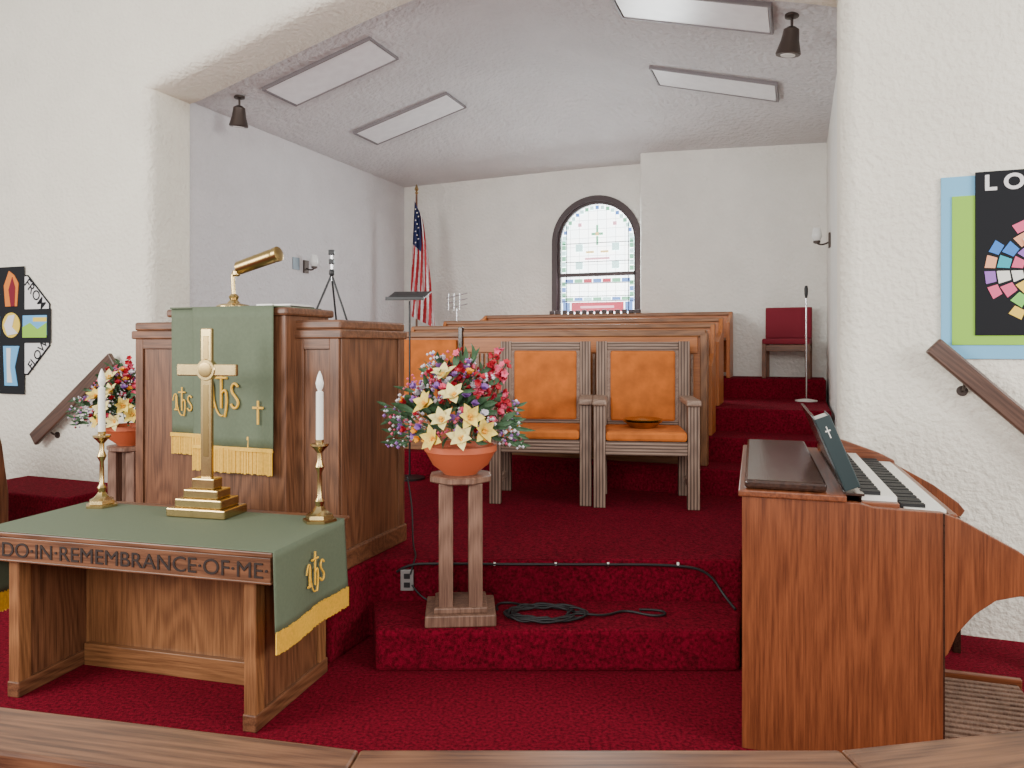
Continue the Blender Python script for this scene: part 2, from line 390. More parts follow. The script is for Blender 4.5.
# pulpit lamp
lp=E('pulpit_lamp',(-.935,4.05,.446),RZ)
X0,Y0,Z0=-.81,.10,1.4515
lathe(lp,'base',[(.10,0),(.10,.012),(.085,.022),(.04,.03),(.022,.05),(.03,.07),(.018,.085)],(X0,Y0,Z0),M_brass)
tube(lp,'stem',[(X0,Y0,Z0+.07),(X0-.005,Y0,Z0+.15),(X0-.01,Y0,Z0+.22),(X0+.05,Y0,Z0+.235)],.012,M_brass)
lathe(lp,'knuckle',[(.012,-.02),(.024,-.01),(.024,.01),(.012,.02)],(X0+.02,Y0,Z0+.21),M_brass)
lathe(lp,'shade',[(.030,-.15),(.040,-.145),(.042,.10),(.036,.12),(.044,.125),(.044,.15),(.03,.155)],(X0+.18,Y0,Z0+.275),M_brassd,rot=(0,rad(76),0))
bk_=E('open_book',(-.935,4.05,.446),RZ)
bx(bk_,'cover',(-.62,-.36),(.05,.27),(1.4515,1.458),M_dark,.002); bx(bk_,'pages_left',(-.61,-.495),(.055,.265),(1.458,1.472),M_ivory,.004); bx(bk_,'pages_right',(-.485,-.37),(.055,.265),(1.458,1.469),M_ivory,.004)

# tabletop tripod
tr=E('tabletop_tripod',(-1.07,4.42,1.819))
for t in(90,215,330):
    tube(tr,'leg',[(.12*math.cos(rad(t)),.12*math.sin(rad(t)),.006),(0,0,.28)],.006,M_black)
tube(tr,'column',[(0,0,.24),(0,0,.40)],.007,M_chrome)
box(tr,'phone_clamp',(0,0,.41),(.035,.03,.03),M_black); box(tr,'clamp_arm',(0,0,.355),(.03,.03,.03),M_black)
lathe(tr,'head',[(.01,0),(.016,.01),(.016,.03),(.01,.04)],(0,0,.27),M_black,16)

# ---------------------------------------------------------------- communion table
TD=.72
tb=E('communion_table',(-1.015,3.15,0),-14.5)
bx(tb,'top',(-1.56,0),(0,TD),(.775,.80),M_oakx,.006)
bx(tb,'apron_front',(-1.55,-.01),(.004,.035),(.665,.775),M_oakx,.003)
bx(tb,'apron_back',(-1.55,-.01),(TD-.04,TD-.01),(.665,.775),M_oakx,.003)
bx(tb,'apron_right',(-.04,-.01),(.035,TD-.04),(.665,.775),M_oaky,.003); bx(tb,'apron_left',(-1.55,-1.52),(.035,TD-.04),(.665,.775),M_oaky,.003)
bx(tb,'bead',(-1.555,-.005),(0,.02),(.662,.672),M_oakx,.003)
for x in(-.14,-1.42):
    bx(tb,'leg_front',(x-.03,x+.03),(.05,.12),(0,.665),M_lightz,.005); bx(tb,'leg_back',(x-.03,x+.03),(.60,.67),(0,.665),M_lightz,.005)
    bx(tb,'end_panel',(x-.015,x+.018),(.12,.60),(.05,.665),M_oakz,.002)
    bx(tb,'end_foot',(x-.034,x+.034),(.045,.68),(0,.075),M_oaky,.006)
bx(tb,'modesty_panel',(-1.40,-.16),(.46,.48),(.07,.665),M_lightz,.002)
bx(tb,'lower_rail',(-1.385,-.17),(.43,.465),(0,.115),M_lightx,.004)
text(tb,'inscription','·DO·IN·REMEMBRANCE·OF·ME·',(-.742,.003,.716),FX,.095,M_carve,.0025,fit=1.44)
tcth=E('table_runner',(-1.015,3.15,0),-14.5)
bx(tcth,'runner_top',(-1.564,.006),(-.0,.64),(.8005,.805),M_green,.002)
for sx,xx in((1,.004),(-1,-1.564)):
    V=[];F=[];n=40
    for j in range(11):
        for i in range(n+1):
            t=i/n; s=j/10; V.append((xx+sx*(.004+.010*s*(1+math.sin(t*8))),.0+.64*t,.805-.345*s))
    for j in range(10):
        for i in range(n): q=j*(n+1)+i; F.append((q,q+1,q+n+2,q+n+1))
    o=mk(tcth,'hanging_cloth',V,F,M_green,smooth=True); o.modifiers.new('s','SOLIDIFY').thickness=.004
    L=[]
    for i in range(76):
        t=(i+.5)/76; L.append(((xx+sx*(.004+.010*(1+math.sin(t*8)))+.001,.64*t,.46-.045+random.uniform(-.004,.004)),(.007,.0065,.095)))
    boxes(tcth,'fringe',L,M_gold)
ihs(tcth,.026,.32,.62,.17,rot=(rad(90),0,rad(90)))

# altar cross
ac=E('altar_cross',(-1.575,3.85,.806),-14)
for i,(wd,z0,z1) in enumerate(((.34,0,.045),(.27,.045,.09),(.20,.09,.135),(.13,.135,.19))):
    bx(ac,'base_tier_%d'%(i+1),(-wd/2,wd/2),(-wd*.29,wd*.29),(z0,z1),M_brass,.006)
bx(ac,'upright',(-.032,.032),(-.012,.012),(.18,.96),M_brass,.005)
bx(ac,'crossbar',(-.175,.175),(-.0125,.0125),(.715,.775),M_brass,.005)
lathe(ac,'medallion',[(.052,-.018),(.055,-.014),(.055,.014),(.052,.018)],(0,0,.745),M_brass,32,rot=FX)
lathe(ac,'medallion_ring',[(.03,-.022),(.038,-.021),(.038,.021),(.03,.022)],(0,0,.745),M_brassd,32,rot=FX)
bx(ac,'engraving',(-.016,.016),(-.014,-.010),(.80,.92),M_brassd,.004)
bx(ac,'engraving_low',(-.016,.016),(-.014,-.010),(.30,.67),M_brassd,.004)
def candlestick(px,py):
    c=E('altar_candlestick',(px,py,.806))
    lathe(c,'base',[(.085,0),(.085,.012),(.07,.018),(.066,.035),(.045,.045),(.03,.06),(.018,.08)],(0,0,0),M_brass,6)
    lathe(c,'stem',[(.018,.07),(.024,.10),(.013,.12),(.011,.24),(.024,.27),(.013,.30),(.013,.34),(.03,.36),(.045,.375),(.045,.385),(.02,.39),(.02,.405)],(0,0,0),M_brass)
    lathe(c,'candle',[(.018,.385),(.018,.64),(.012,.645)],(0,0,0),M_white)
    lathe(c,'flame_bulb',[(.006,.64),(.017,.665),(.020,.685),(.012,.72),(.002,.745)],(0,0,0),M_flame)
candlestick(-.955,3.70); candlestick(-2.23,4.05)

# ---------------------------------------------------------------- flowers + stands
def flower_stand(x,y,z,rz=0):
    s=E('flower_stand',(x,y,z),rz)
    lathe(s,'top',[(.165,.735),(.175,.742),(.175,.765),(.165,.772)],(0,0,0),M_std,8,rot=(0,0,rad(22.5)))
    for i in(-1,1):
        for j in(-1,1): bx(s,'post',(i*.078-.037,i*.078+.037),(j*.078-.037,j*.078+.037),(.045,.735),M_std,.005)
    bx(s,'base',(-.185,.185),(-.16,.16),(0,.06),M_std,.006); bx(s,'base_tier',(-.14,.14),(-.13,.13),(.06,.09),M_std,.006)
FC={'cream':plain('petal_cream',(.90,.62,.12),.6,noise=.25,nscale=18),'lemon':plain('petal_lemon',(.90,.74,.30),.6,noise=.2,nscale=18),'pink':plain('petal_pink',(.80,.12,.22),.6),'red':plain('petal_red',(.50,.010,.03),.6),
    'violet':plain('petal_violet',(.36,.17,.50),.6),'white':plain('petal_white',(.78,.74,.80),.6),'leaf':plain('leaf_green',(.045,.11,.045),.6,noise=.3,nscale=30),'yellow':plain('petal_yellow',(.88,.42,.03),.6)}
def petal(V,F,M,Lg,Wd,curl):
    n=len(V); st=5
    for i in range(st+1):
        t=i/st; w=Wd*math.sin(math.pi*(.12+.88*t))*(1 if t<1 else 0)
        z=curl*Lg*t*t; z2=Lg*.25*(1-(1-t)**2)
        for s in(-1,0,1): V.append(M@Vector((Lg*t, s*w/2, z2-z+(.12*w if s else 0))))
    for i in range(st):
        for s in range(2): q=n+i*3+s; F.append((q,q+1,q+4,q+3))
def blob(V,F,c,r):
    n=len(V)
    for d in((1,0,0),(-1,0,0),(0,1,0),(0,-1,0),(0,0,1),(0,0,-1)): V.append(Vector(c)+Vector(d)*r)
    for f in((0,2,4),(2,1,4),(1,3,4),(3,0,4),(2,0,5),(1,2,5),(3,1,5),(0,3,5)): F.append(tuple(n+i for i in f))
def arrangement(x,y,z,seed):
    random.seed(seed)
    f=E('flower_arrangement',(x,y,z))
    lathe(f,'bowl',[(.09,0),(.10,.012),(.15,.05),(.182,.11),(.195,.125),(.195,.155),(.18,.155),(.17,.12)],(0,0,0),M_terra,36)
    acc={k:([],[]) for k in FC}
    def dirm(d,p,roll=0):
        q=Vector(d).to_track_quat('Z','Y'); return Matrix.Translation(p)@q.to_matrix().to_4x4()@Matrix.Rotation(roll,4,'Z')
    def spot(rmin,rmax,front=False):
        while True:
            th=random.uniform(0,2*math.pi); ph=random.uniform(-.05,1.45)
            d=Vector((math.cos(th)*math.cos(ph),math.sin(th)*math.cos(ph),math.sin(ph)))
            if front and d.y>.15: continue
            r=random.uniform(rmin,rmax)
            return d, Vector((d.x*r*1.05-.02,d.y*r*.75,.21+d.z*r*1.3))
    for _ in range(260):
        d,p=spot(.08,.31); V,F=acc['leaf']; d2=(d+Vector([random.uniform(-.6,.6) for _ in range(3)])).normalized()
        petal(V,F,dirm(d2,p)@Matrix.Rotation(rad(-70),4,'Y'),random.uniform(.07,.14),random.uniform(.02,.04),.3)
    lil=[(-.15,-.21,.38),(-.02,-.23,.42),(.06,-.23,.32),(-.07,-.25,.30),(-.11,-.22,.21),(.02,-.25,.21),(.12,-.2,.25),(-.07,-.17,.52),(.0,.12,.45),(.2,.07,.3),(-.2,.12,.3)]
    for i,p in enumerate(lil):
        p=Vector(p); d=(p-Vector((0,0,.15))+Vector((random.uniform(-.15,.15),-.10,random.uniform(-.1,.12)))).normalized(); c='lemon' if i%2 else 'cream'
        for k in range(6):
            V,F=acc[c]; petal(V,F,dirm(d,p,k*math.pi/3+i)@Matrix.Rotation(rad(-30-(k%2)*14),4,'Y'),.088,.050,.25)
        for k in range(6): blob(*acc['yellow'],p+d*.03+Vector([random.uniform(-.012,.012) for _ in range(3)]),.009)
    for _ in range(75):
        d,p=spot(.22,.32,True); c=random.choice(['pink','violet','red','violet','red','white','yellow','pink'])
        for k in range(9):
            petal(*acc[c],dirm(d,p,k*2.4)@Matrix.Rotation(rad(-20-8*(k%4)),4,'Y'),.034,.028,-.2)
    for _ in range(80):
        d,p=spot(.25,.35)
        c=random.choice(['violet','white','pink','white'])
        for k in range(6): blob(*acc[c],p+Vector([random.uniform(-.03,.03) for _ in range(3)]),random.uniform(.006,.011))
    for (tx,tz) in ((.21,.68),(.25,.60),(.17,.58),(.22,.50),(.0,.70),(.04,.62),(-.05,.60),(.12,.5),(.26,.42),(-.13,.54)):
        p0=Vector((tx*.3,-.02,.2)); p1=Vector((tx,random.uniform(-.12,.04),tz))
        tube(f,'stem',[p0,(p0+p1)/2+Vector((0,0,.03)),p1],.003,FC['leaf'])
        for k in range(17):
            t=random.uniform(.55,1.0); q=p0.lerp(p1,t)+Vector([random.uniform(-.02,.02) for _ in range(3)])
            d=Vector([random.uniform(-1,1),random.uniform(-1,0),random.uniform(-.3,1)]).normalized()
            for kk in range(5): petal(*acc['red' if k%4 else 'pink'],dirm(d,q,kk*1.257)@Matrix.Rotation(rad(-30),4,'Y'),.028,.024,.1)
    for sx in(-1,1):
        for h in(.38,.30,.22,.16):
            p0=Vector((sx*.1,-.05,.2)); p1=Vector((sx*random.uniform(.34,.38)-.04,random.uniform(-.12,.02),h))
            tube(f,'stem',[p0,(p0+p1)/2+Vector((0,0,.04)),p1],.0025,FC['leaf'])
            for k in range(22):
                t=random.uniform(.5,1.0); q=p0.lerp(p1,t)+Vector([random.uniform(-.025,.025) for _ in range(3)])
                blob(*acc[random.choice(['violet','white','leaf','pink','white'])],q,random.uniform(.006,.012))
            for k in range(5):
                petal(*acc['leaf'],dirm(Vector((sx,0,random.uniform(-.5,.5))).normalized(),p0.lerp(p1,.6+.08*k))@Matrix.Rotation(rad(-80),4,'Y'),.07,.018,.4)
    for k,(V,F) in acc.items(): 
        if V: mk(f,k+'_parts',V,F,FC[k],smooth=False)
flower_stand(-.277,4.02,.216,4); arrangement(-.277,4.02,.989,3)
flower_stand(-3.01,5.88,.121,-10); arrangement(-3.01,5.88,.894,5)

# ---------------------------------------------------------------- pulpit chairs
def chair(x,y,rz):
    c=E('pulpit_chair',(x,y,.446),rz)
    for s in(-1,1):
        bx(c,'front_leg',(s*.35-.045,s*.35+.045),(0,.07),(0,.775),M_chz,.006)
        bx(c,'back_post',(s*.335-.045,s*.335+.045),(.53,.60),(0,1.265),M_chz,.006)
        bx(c,'arm',(s*.35-.055,s*.35+.055),(-.03,.56),(.775,.82),M_chy,.012)
        bx(c,'side_rail',(s*.345-.02,s*.345+.02),(.07,.53),(.42,.51),M_chy,.004)
        bx(c,'side_stretcher',(s*.345-.015,s*.345+.015),(.07,.53),(.12,.17),M_chy,.004)
        bx(c,'back_frame_stile',(s*.275-.018,s*.275+.018),(.54,.585),(.58,1.2),M_chy,.004)
    bx(c,'seat_rail_front',(-.305,.305),(.005,.055),(.40,.505),M_chx,.005)
    bx(c,'seat_rail_back',(-.29,.29),(.54,.59),(.41,.50),M_chx,.005)
    bx(c,'seat_cushion',(-.305,.305),(.0,.54),(.505,.58),M_orange,.022)
    bx(c,'top_rail',(-.29,.29),(.535,.595),(1.185,1.26),M_chx,.006)
    bx(c,'lower_back_rail',(-.29,.29),(.535,.595),(.58,.62),M_chx,.006)
    bx(c,'back_cushion',(-.262,.262),(.515,.58),(.61,1.185),M_orange,.018)
    return c
chair(1.01,5.60,-7); chair(.215,5.74,-7)
pl=E('offering_plate',(1.035,5.90,1.027))
lathe(pl,'plate',[(.09,0),(.10,.004),(.125,.03),(.15,.045),(.155,.05),(.145,.052),(.12,.04),(.09,.012)],(0,0,0),M_brass,40)
lathe(pl,'plate_upper',[(.09,.02),(.10,.024),(.125,.05),(.15,.065),(.155,.07),(.145,.072),(.12,.06),(.09,.032)],(0,0,0),M_brass,40)
lathe(pl,'felt_pad',[(.085,.033),(.085,.036)],(0,0,0),M_red,30)

rc=E('upholstered_side_chair',(3.02,8.22,1.311),-25)
for s in(-1,1):
    bx(rc,'front_leg',(s*.23-.02,s*.23+.02),(0,.04),(0,.40),M_oakz); bx(rc,'back_leg',(s*.23-.02,s*.23+.02),(.36,.40),(0,.80),M_oakz)
    bx(rc,'side_rail',(s*.23-.012,s*.23+.012),(.04,.36),(.30,.36),M_oaky)
bx(rc,'front_rail',(-.21,.21),(.005,.035),(.30,.37),M_oakx)
bx(rc,'seat',(-.25,.25),(-.01,.38),(.375,.44),M_red,.02); bx(rc,'back',(-.25,.25),(.33,.375),(.44,.80),M_red,.02)

# ---------------------------------------------------------------- flag
fl=E('american_flag',(-1.30,10.15,1.311))
M_fr=plain('flag_red',(.50,.02,.035),.7); M_fw=plain('flag_white',(.78,.76,.76),.7); M_fb=plain('flag_blue',(.02,.03,.12),.7)
lathe(fl,'stand',[(.16,0),(.16,.02),(.06,.05),(.03,.10)],(0,0,0),M_brassd)
tube(fl,'pole',[(0,0,.05),(0,0,2.42)],.014,M_oakz,False)
lathe(fl,'finial',[(.014,0),(.025,.02),(.012,.04),(.03,.07),(.018,.1),(.002,.14)],(0,0,2.42),M_brass,12)
V=[];F=[];mi=[];nx,nz=60,40
for j in range(nz+1):
    s=j/nz
    for i in range(nx+1):
        t=i/nx; wd=.10+.25*s**.8
        V.append((-.02-.07*s+ wd*t, .045*math.sin(t*math.pi*7)*(.5+.5*s)-.05, 2.32-1.55*s-.22*t*(1-s*.2)))
for j in range(nz):
    for i in range(nx):
        q=j*(nx+1)+i; F.append((q,q+1,q+nx+2,q+nx+1))
        s=j/nz; t=i/nx
        st=int((t*9+s*3.5))%2
        mi.append(2 if (s<.36 and t<.75-.6*s) else st)
o=mk(fl,'cloth',V,F,[M_fr,M_fw,M_fb],smooth=True)
for p,m_ in zip(o.data.polygons,mi): p.material_index=m_
boxes(fl,'stars',[((.0+.02*(k%3),-.11,2.2-.05*k),(.016,.004,.016)) for k in range(10)],M_fw)

ms=E('music_stand',(-.945,6.88,.446),-10)
lathe(ms,'foot',[(.14,0),(.14,.015),(.03,.03)],(0,0,0),M_black)
tube(ms,'post',[(0,0,.02),(0,0,1.64)],.009,M_black,False)
box(ms,'desk',(0,-.02,1.69),(.36,.26,.012),M_black,.003,(rad(18),0,0)); box(ms,'desk_lip',(0,-.145,1.655),(.36,.03,.03),M_black,.003)
wr=E('wire_plate_rack',R(-1.62,3.3)+(1.311,),RZ)
tube(wr,'post',[(0,0,0),(0,0,.84)],.01,M_chrome,False); lathe(wr,'foot',[(.1,0),(.1,.012),(.02,.02)],(0,0,0),M_chrome)
for k in range(3):
    tube(wr,'wire',[(-.12+.08*k,0,.82),(-.12+.08*k,0,1.04)],.006,M_chrome,False); tube(wr,'wire',[(-.15,0,.84+.07*k),(.15,0,.90+.07*k)],.006,M_chrome,False)
mc=E('microphone_stand',(3.08,7.8,1.091))
lathe(mc,'base',[(.11,0),(.11,.012),(.03,.025)],(0,0,0),M_white)
tube(mc,'pole',[(0,0,.01),(0,0,1.1)],.009,M_chrome,False); lathe(mc,'microphone',[(.01,0),(.018,.04),(.02,.10),(.012,.13)],(0,0,1.08),M_black,14)

def spotl(a,b):
    x,y=R(a,b); z=zc(a,b)
    s=E('ceiling_spotlight',(x,y,z),RZ)
    lathe(s,'canopy',[(.05,0),(.05,-.02),(.02,-.03)],(0,0,0),M_bronze)
    tube(s,'stem',[(0,0,-.02),(0,0,-.10)],.01,M_bronze,False)
    lathe(s,'shade',[(.025,0),(.055,-.02),(.065,-.10),(.09,-.19),(.085,-.20)],(0,0,-.09),M_bronze,rot=(rad(6),rad(8),0))
    lathe(s,'bulb',[(.06,-.19),(.05,-.205)],(0,0,-.09),M_glassy,rot=(rad(6),rad(8),0))
spotl(-2.52,.30); spotl(2.47,.34)
def sconce(ax,s_,b,z):
    s=E('wall_sconce',R(ax,b)+(z,),RZ)
    box(s,'backplate',(-s_*.012,0,0),(.02,.09,.15),M_bronze,.004)
    tube(s,'arm',[(-s_*.02,0,-.02),(-s_*.09,0,-.06),(-s_*.13,0,-.02)],.009,M_bronze)
    lathe(s,'cup',[(.012,-.03),(.035,-.02),(.035,0)],(-s_*.13,0,0),M_bronze)
    lathe(s,'glass_chimney',[(.03,0),(.05,.04),(.045,.08),(.035,.13)],(-s_*.13,0,0),M_glassy)
sconce(-HL,-1,1.84,2.60); sconce(HW,1,2.72,2.74)
sw=E('light_switch',R(-HL,1.66)+(2.62,),RZ); box(sw,'plate',(.008,0,0),(.012,.12,.14),plain('switch_blue',(.25,.32,.38),.5),.003)

# ---------------------------------------------------------------- organ
og=E('organ_console',(.959,3.106,0),-18)
P=[(0,0),(0,1.05),(.44,1.05),(.50,1.035),(.74,1.03),(.80,1.01),(1.0,.90),(1.12,.81),(1.15,.77),(1.13,.735),(1.0,.735),(.92,.71),(.85,.65),(.79,.57),(.76,.49),(.745,.47),(.745,0)]
prism(og,'end_panel_near',P,'xz',0,.04,M_walz,.003); prism(og,'end_panel_far',P,'xz',1.41,1.45,M_walz,.003)
bx(og,'end_seam',(.742,.748),(-.003,0),(0,1.03),M_dark,.001)
bx(og,'back_panel',(.0,.03),(.04,1.41),(.02,1.05),M_walz)
bx(og,'front_panel',(.70,.735),(.04,1.41),(.12,.93),M_dark)
bx(og,'plinth',(.02,.73),(.04,1.41),(0,.1),M_dark)
bx(og,'top',(-.015,.40),(-.012,1.462),(1.05,1.078),M_waly,.006)
bx(og,'lid',(.01,.33),(.015,1.435),(1.08,1.118),M_dark,.012)
bx(og,'key_bed',(.40,.82),(.04,1.41),(.86,.905),M_waly)
bx(og,'key_bed_fill',(.40,.80),(.04,1.41),(.905,.985),M_waly)
wk=[];bk=[]
for i in range(54):
    y=.09+i*.0238
    wk.append(((.695,y,1.018),(.15,.0222,.02))); wk.append(((.53,y,1.058),(.13,.0222,.02)))
    if i%7 not in(2,6):
        bk.append(((.655,y+.012,1.032),(.09,.012,.02))); bk.append(((.50,y+.012,1.074),(.075,.012,.02)))
boxes(og,'white_keys',wk,M_ivory); boxes(og,'black_keys',bk,M_rubber)
bx(og,'manual_riser',(.46,.60),(.05,1.40),(.985,1.047),M_walx); bx(og,'manual_base',(.60,.78),(.05,1.40),(.985,1.007),M_walx)
bx(og,'key_slip',(.775,.80),(.04,1.41),(.985,1.02),M_waly)
boxes(og,'stop_tabs',[((.445,.30+.03*i,1.068),(.012,.02,.03)) for i in range(34)],M_ivory,.002)
prism(og,'far_cheek',[(.40,1.05),(.40,1.17),(.55,1.13),(.72,1.07),(.80,1.03),(.80,1.0)],'xz',1.395,1.44,M_walx,.006)
box(og,'music_rack',(.36,.74,1.215),(.014,1.10,.29),M_dark,.004,(0,rad(-22),0))
bx(og,'rack_ledge',(.395,.47),(.03,1.28),(1.072,1.082),M_dark,.002)
M_book=plain('hymnal_cover',(.016,.032,.034),.4)
# hymnal leaning back on the rack: its frame is tilted 22 degrees like the rack
hb=E('hymnal_book',(0,0,0)); 
cO,sO=math.cos(rad(18)),math.sin(rad(18))
lx,ly,lz=.400,.05,1.084
hb.location=(.959+lx*cO+ly*sO,3.106-lx*sO+ly*cO,lz)
hb.rotation_euler=(Matrix.Rotation(rad(-18),3,'Z')@Matrix.Rotation(rad(-22),3,'Y')).to_euler()
bx(hb,'cover_back',(.0,.005),(.004,.21),(.0,.31),M_book,.002); bx(hb,'pages',(.005,.058),(.012,.205),(.006,.302),M_ivory,.002)
bx(hb,'cover_front',(.058,.063),(.004,.21),(.0,.31),M_book,.002); bx(hb,'spine',(.0,.063),(-.003,.006),(.0,.31),M_book,.003)
bx(hb,'spine_cross_upright',(.0295,.0335),(-.0045,-.003),(.22,.27),M_ivory,0); bx(hb,'spine_cross_bar',(.021,.042),(-.0045,-.003),(.248,.254),M_ivory,0)
boxes(og,'pedals',[((.99,.10+i*.048,.075),(.46,.026,.03)) for i in range(15)],M_std,.002)
boxes(og,'pedal_heel_bar',[((1.21,.44,.05),(.03,.76,.06)),((.78,.44,.05),(.03,.76,.06))],M_dark,.002)
bx(og,'pedal_frame_near',(.75,1.25),(.04,.07),(0,.10),M_walx); bx(og,'pedal_frame_far',(.75,1.25),(.83,.86),(0,.10),M_walx)
for y in(.06,1.36): bx(og,'key_desk_leg',(1.08,1.12),(y,y+.04),(0.0,.74),M_dark,.006)
bx(og,'knee_panel',(.735,.76),(.10,1.40),(.02,.72),M_dark)
tube(og,'power_cord',[(.76,.3,.80),(.80,.3,.62),(.86,.32,.58),(.93,.35,.66),(1.0,.35,.72)],.004,M_rubber)
ob=E('organ_bench',(.959,3.106,0),-18)
bx(ob,'seat',(1.45,1.78),(.15,1.25),(.56,.60),M_walx,.008)
for y in(.2,1.16): bx(ob,'leg',(1.48,1.75),(y,y+.04),(0.001,.56),M_walz)

# ---------------------------------------------------------------- banners and rails on nave wall
nb_=E('love_banner',R(JW,-.5)+(0,),RZ)
M_lb=plain('banner_blue',(.20,.50,.74),.85,bump=.1,bscale=300); M_gn=plain('banner_green',(.30,.58,.07),.85); M_bk=plain('banner_black',(.006,.007,.010),.9)
x0=.535
bx(nb_,'blue_cloth',(x0,x0+1.0),(-.016,-.008),(1.60,2.655),M_lb,.002)
bx(nb_,'green_cloth',(x0+.055,x0+.945),(-.023,-.016),(1.68,2.54),M_gn,.002)
bx(nb_,'black_cloth',(x0+.17,x0+.83),(-.031,-.023),(1.735,2.67),M_bk,.002)
tube(nb_,'hanging_rod',[(x0+.0,-.004,2.650),(x0+1.0,-.004,2.650)],.004,M_oakx,False)
text(nb_,'lettering','L O V E',(x0+.415,-.033,2.60),FX,.12,M_fw,.001,fit=.40,bold=.004)
cx,cz=x0+.50,2.10
pal=[(.80,.12,.25),(.03,.40,.50),(.90,.40,.22),(.22,.62,.12),(.85,.85,.78),(.35,.15,.55),(.05,.22,.65),(.92,.62,.08)]
pm=[plain('patch_%d'%i,c,.8) for i,c in enumerate(pal)]
acc=[([],[]) for _ in pal]
for rg,(r0,r1,nn) in enumerate(((.10,.155,12),(.163,.225,16),(.233,.285,20))):
    for k in range(nn):
        t0=2*math.pi*k/nn; t1=2*math.pi*(k+.78)/nn; V,F=acc[(k*3+rg*2+k//3)%len(pal)]; n=len(V)
        if rg==2 and k%5==2: continue
        for rr,t in((r0,t0),(r1,t0),(r1,t1),(r0,t1)): V.append((cx+rr*math.cos(t),-.033-.0,cz+rr*1.05*math.sin(t)))
        F.append((n,n+1,n+2,n+3))
for i,(V,F) in enumerate(acc): mk(nb_,'globe_patches_%d'%i,V,F,pm[i])
lathe(nb_,'globe_center',[(.085,0),(.085,.004)],(cx,-.031,cz),M_fw,24,rot=FX)
prism(nb_,'dove',[(cx-.10,2.28),(cx-.02,2.20),(cx-.02,2.38),(cx+.05,2.30),(cx+.08,2.18),(cx+.14,2.12),(cx+.02,2.10),(cx-.06,2.14)],'xz',-.040,-.036,M_fw,0)

hr=E('handrail',R(JW,-.5)+(0,),RZ)
def rail(par,xa,za,xb,zb,y=-.09,h=.10):
    dx,dz=xb-xa,zb-za; L_=math.hypot(dx,dz); ang=math.atan2(dz,dx)
    box(par,'rail_board',((xa+xb)/2,y,(za+zb)/2),(L_,.045,h),M_hand,.012,(0,-ang,0))
    for t in(.2,.8):
        x,z=xa+dx*t,za+dz*t
        tube(par,'bracket',[(x,y,z-.04),(x,y+.02,z-.10),(x,-.005,z-.11)],.009,M_bronze)
        lathe(par,'bracket_rosette',[(.03,0),(.03,.01)],(x,-.001,z-.11),M_bronze,16,rot=FX)
rail(hr,.48,1.68,1.30,.90,h=.11)
hl=E('handrail',R(-JL,-.5)+(0,),RZ)
rail(hl,-.30,1.56,-1.30,.80,h=.13)
cb=E('cross_banner',R(-JW,-.5)+(0,),RZ)
tx,tz=-1.77,1.87
octp=[(tx+.53*math.cos(rad(22.5+45*k)),tz+.50*math.sin(rad(22.5+45*k))) for k in range(8)]
prism(cb,'octagon_border',[(tx+(p[0]-tx)*1.03,tz+(p[1]-tz)*1.03) for p in octp],'xz',-.010,-.006,M_bk,0)
prism(cb,'octagon_cloth',octp,'xz',-.014,-.010,M_fw,0)
bx(cb,'cross_upright',(tx-.17,tx+.17),(-.022,-.014),(tz-.66,tz+.56),M_bk,.002)
bx(cb,'cross_bar',(tx-.52,tx+.52),(-.0225,-.0145),(tz-.17,tz+.15),M_bk,.002)
M_o=plain('applique_orange',(.75,.22,.03),.8); M_sky=plain('applique_sky',(.15,.45,.78),.8); M_y=plain('applique_yellow',(.85,.62,.08),.8)
prism(cb,'flame',[(tx-.08,tz+.18),(tx-.10,tz+.38),(tx-.03,tz+.52),(tx+.04,tz+.48),(tx+.10,tz+.40),(tx+.08,tz+.18)],'xz',-.027,-.022,M_o,0)
prism(cb,'flame_inner',[(tx+.0,tz+.18),(tx-.03,tz+.34),(tx+.02,tz+.46),(tx+.06,tz+.36),(tx+.05,tz+.18)],'xz',-.031,-.026,M_red,0)
prism(cb,'water',[(tx-.09,tz-.58),(tx-.11,tz-.2),(tx+.11,tz-.2),(tx+.05,tz-.4),(tx+.09,tz-.58)],'xz',-.027,-.022,M_sky,0)
prism(cb,'water_wave',[(tx-.05,tz-.55),(tx-.06,tz-.22),(tx+.0,tz-.22),(tx-.01,tz-.4),(tx+.02,tz-.55)],'xz',-.031,-.026,M_fw,0)
lathe(cb,'disc',[(.12,0),(.12,.005)],(tx,-.022,tz),M_y,24,rot=FX)
prism(cb,'wing',[(tx-.09,tz),(tx-.03,tz+.09),(tx+.06,tz+.10),(tx+.02,tz-.02),(tx+.10,tz-.08),(tx-.04,tz-.10)],'xz',-.034,-.028,M_fw,0)
prism(cb,'landscape_right',[(tx+.16,tz-.12),(tx+.48,tz-.12),(tx+.48,tz+.02),(tx+.36,tz-.04),(tx+.26,tz+.02),(tx+.16,tz-.02)],'xz',-.030,-.0265,M_gn,0); bx(cb,'sky_right',(tx+.16,tx+.48),(-.027,-.0225),(tz-.1,tz+.09),M_sky,.001)
bx(cb,'sun_right',(tx+.30,tx+.48),(-.0285,-.026),(tz+.03,tz+.07),M_y,.001)
bx(cb,'sky_left',(tx-.48,tx-.16),(-.027,-.0225),(tz-.1,tz+.09),M_sky,.001)
def rt(s,x,z,ang,size=.11):
    text(cb,'word',s,(x,-.0155,z),(rad(90),-rad(ang),0),size,M_bk,.001,bold=.001)
rt('FROM',tx+.31,tz+.29,-47,.13); rt('FLOW',tx+.35,tz-.28,50,.12); rt('WHOM',tx-.31,tz+.29,47,.12); rt('BLESSINGS',tx-.33,tz-.28,-50,.07)

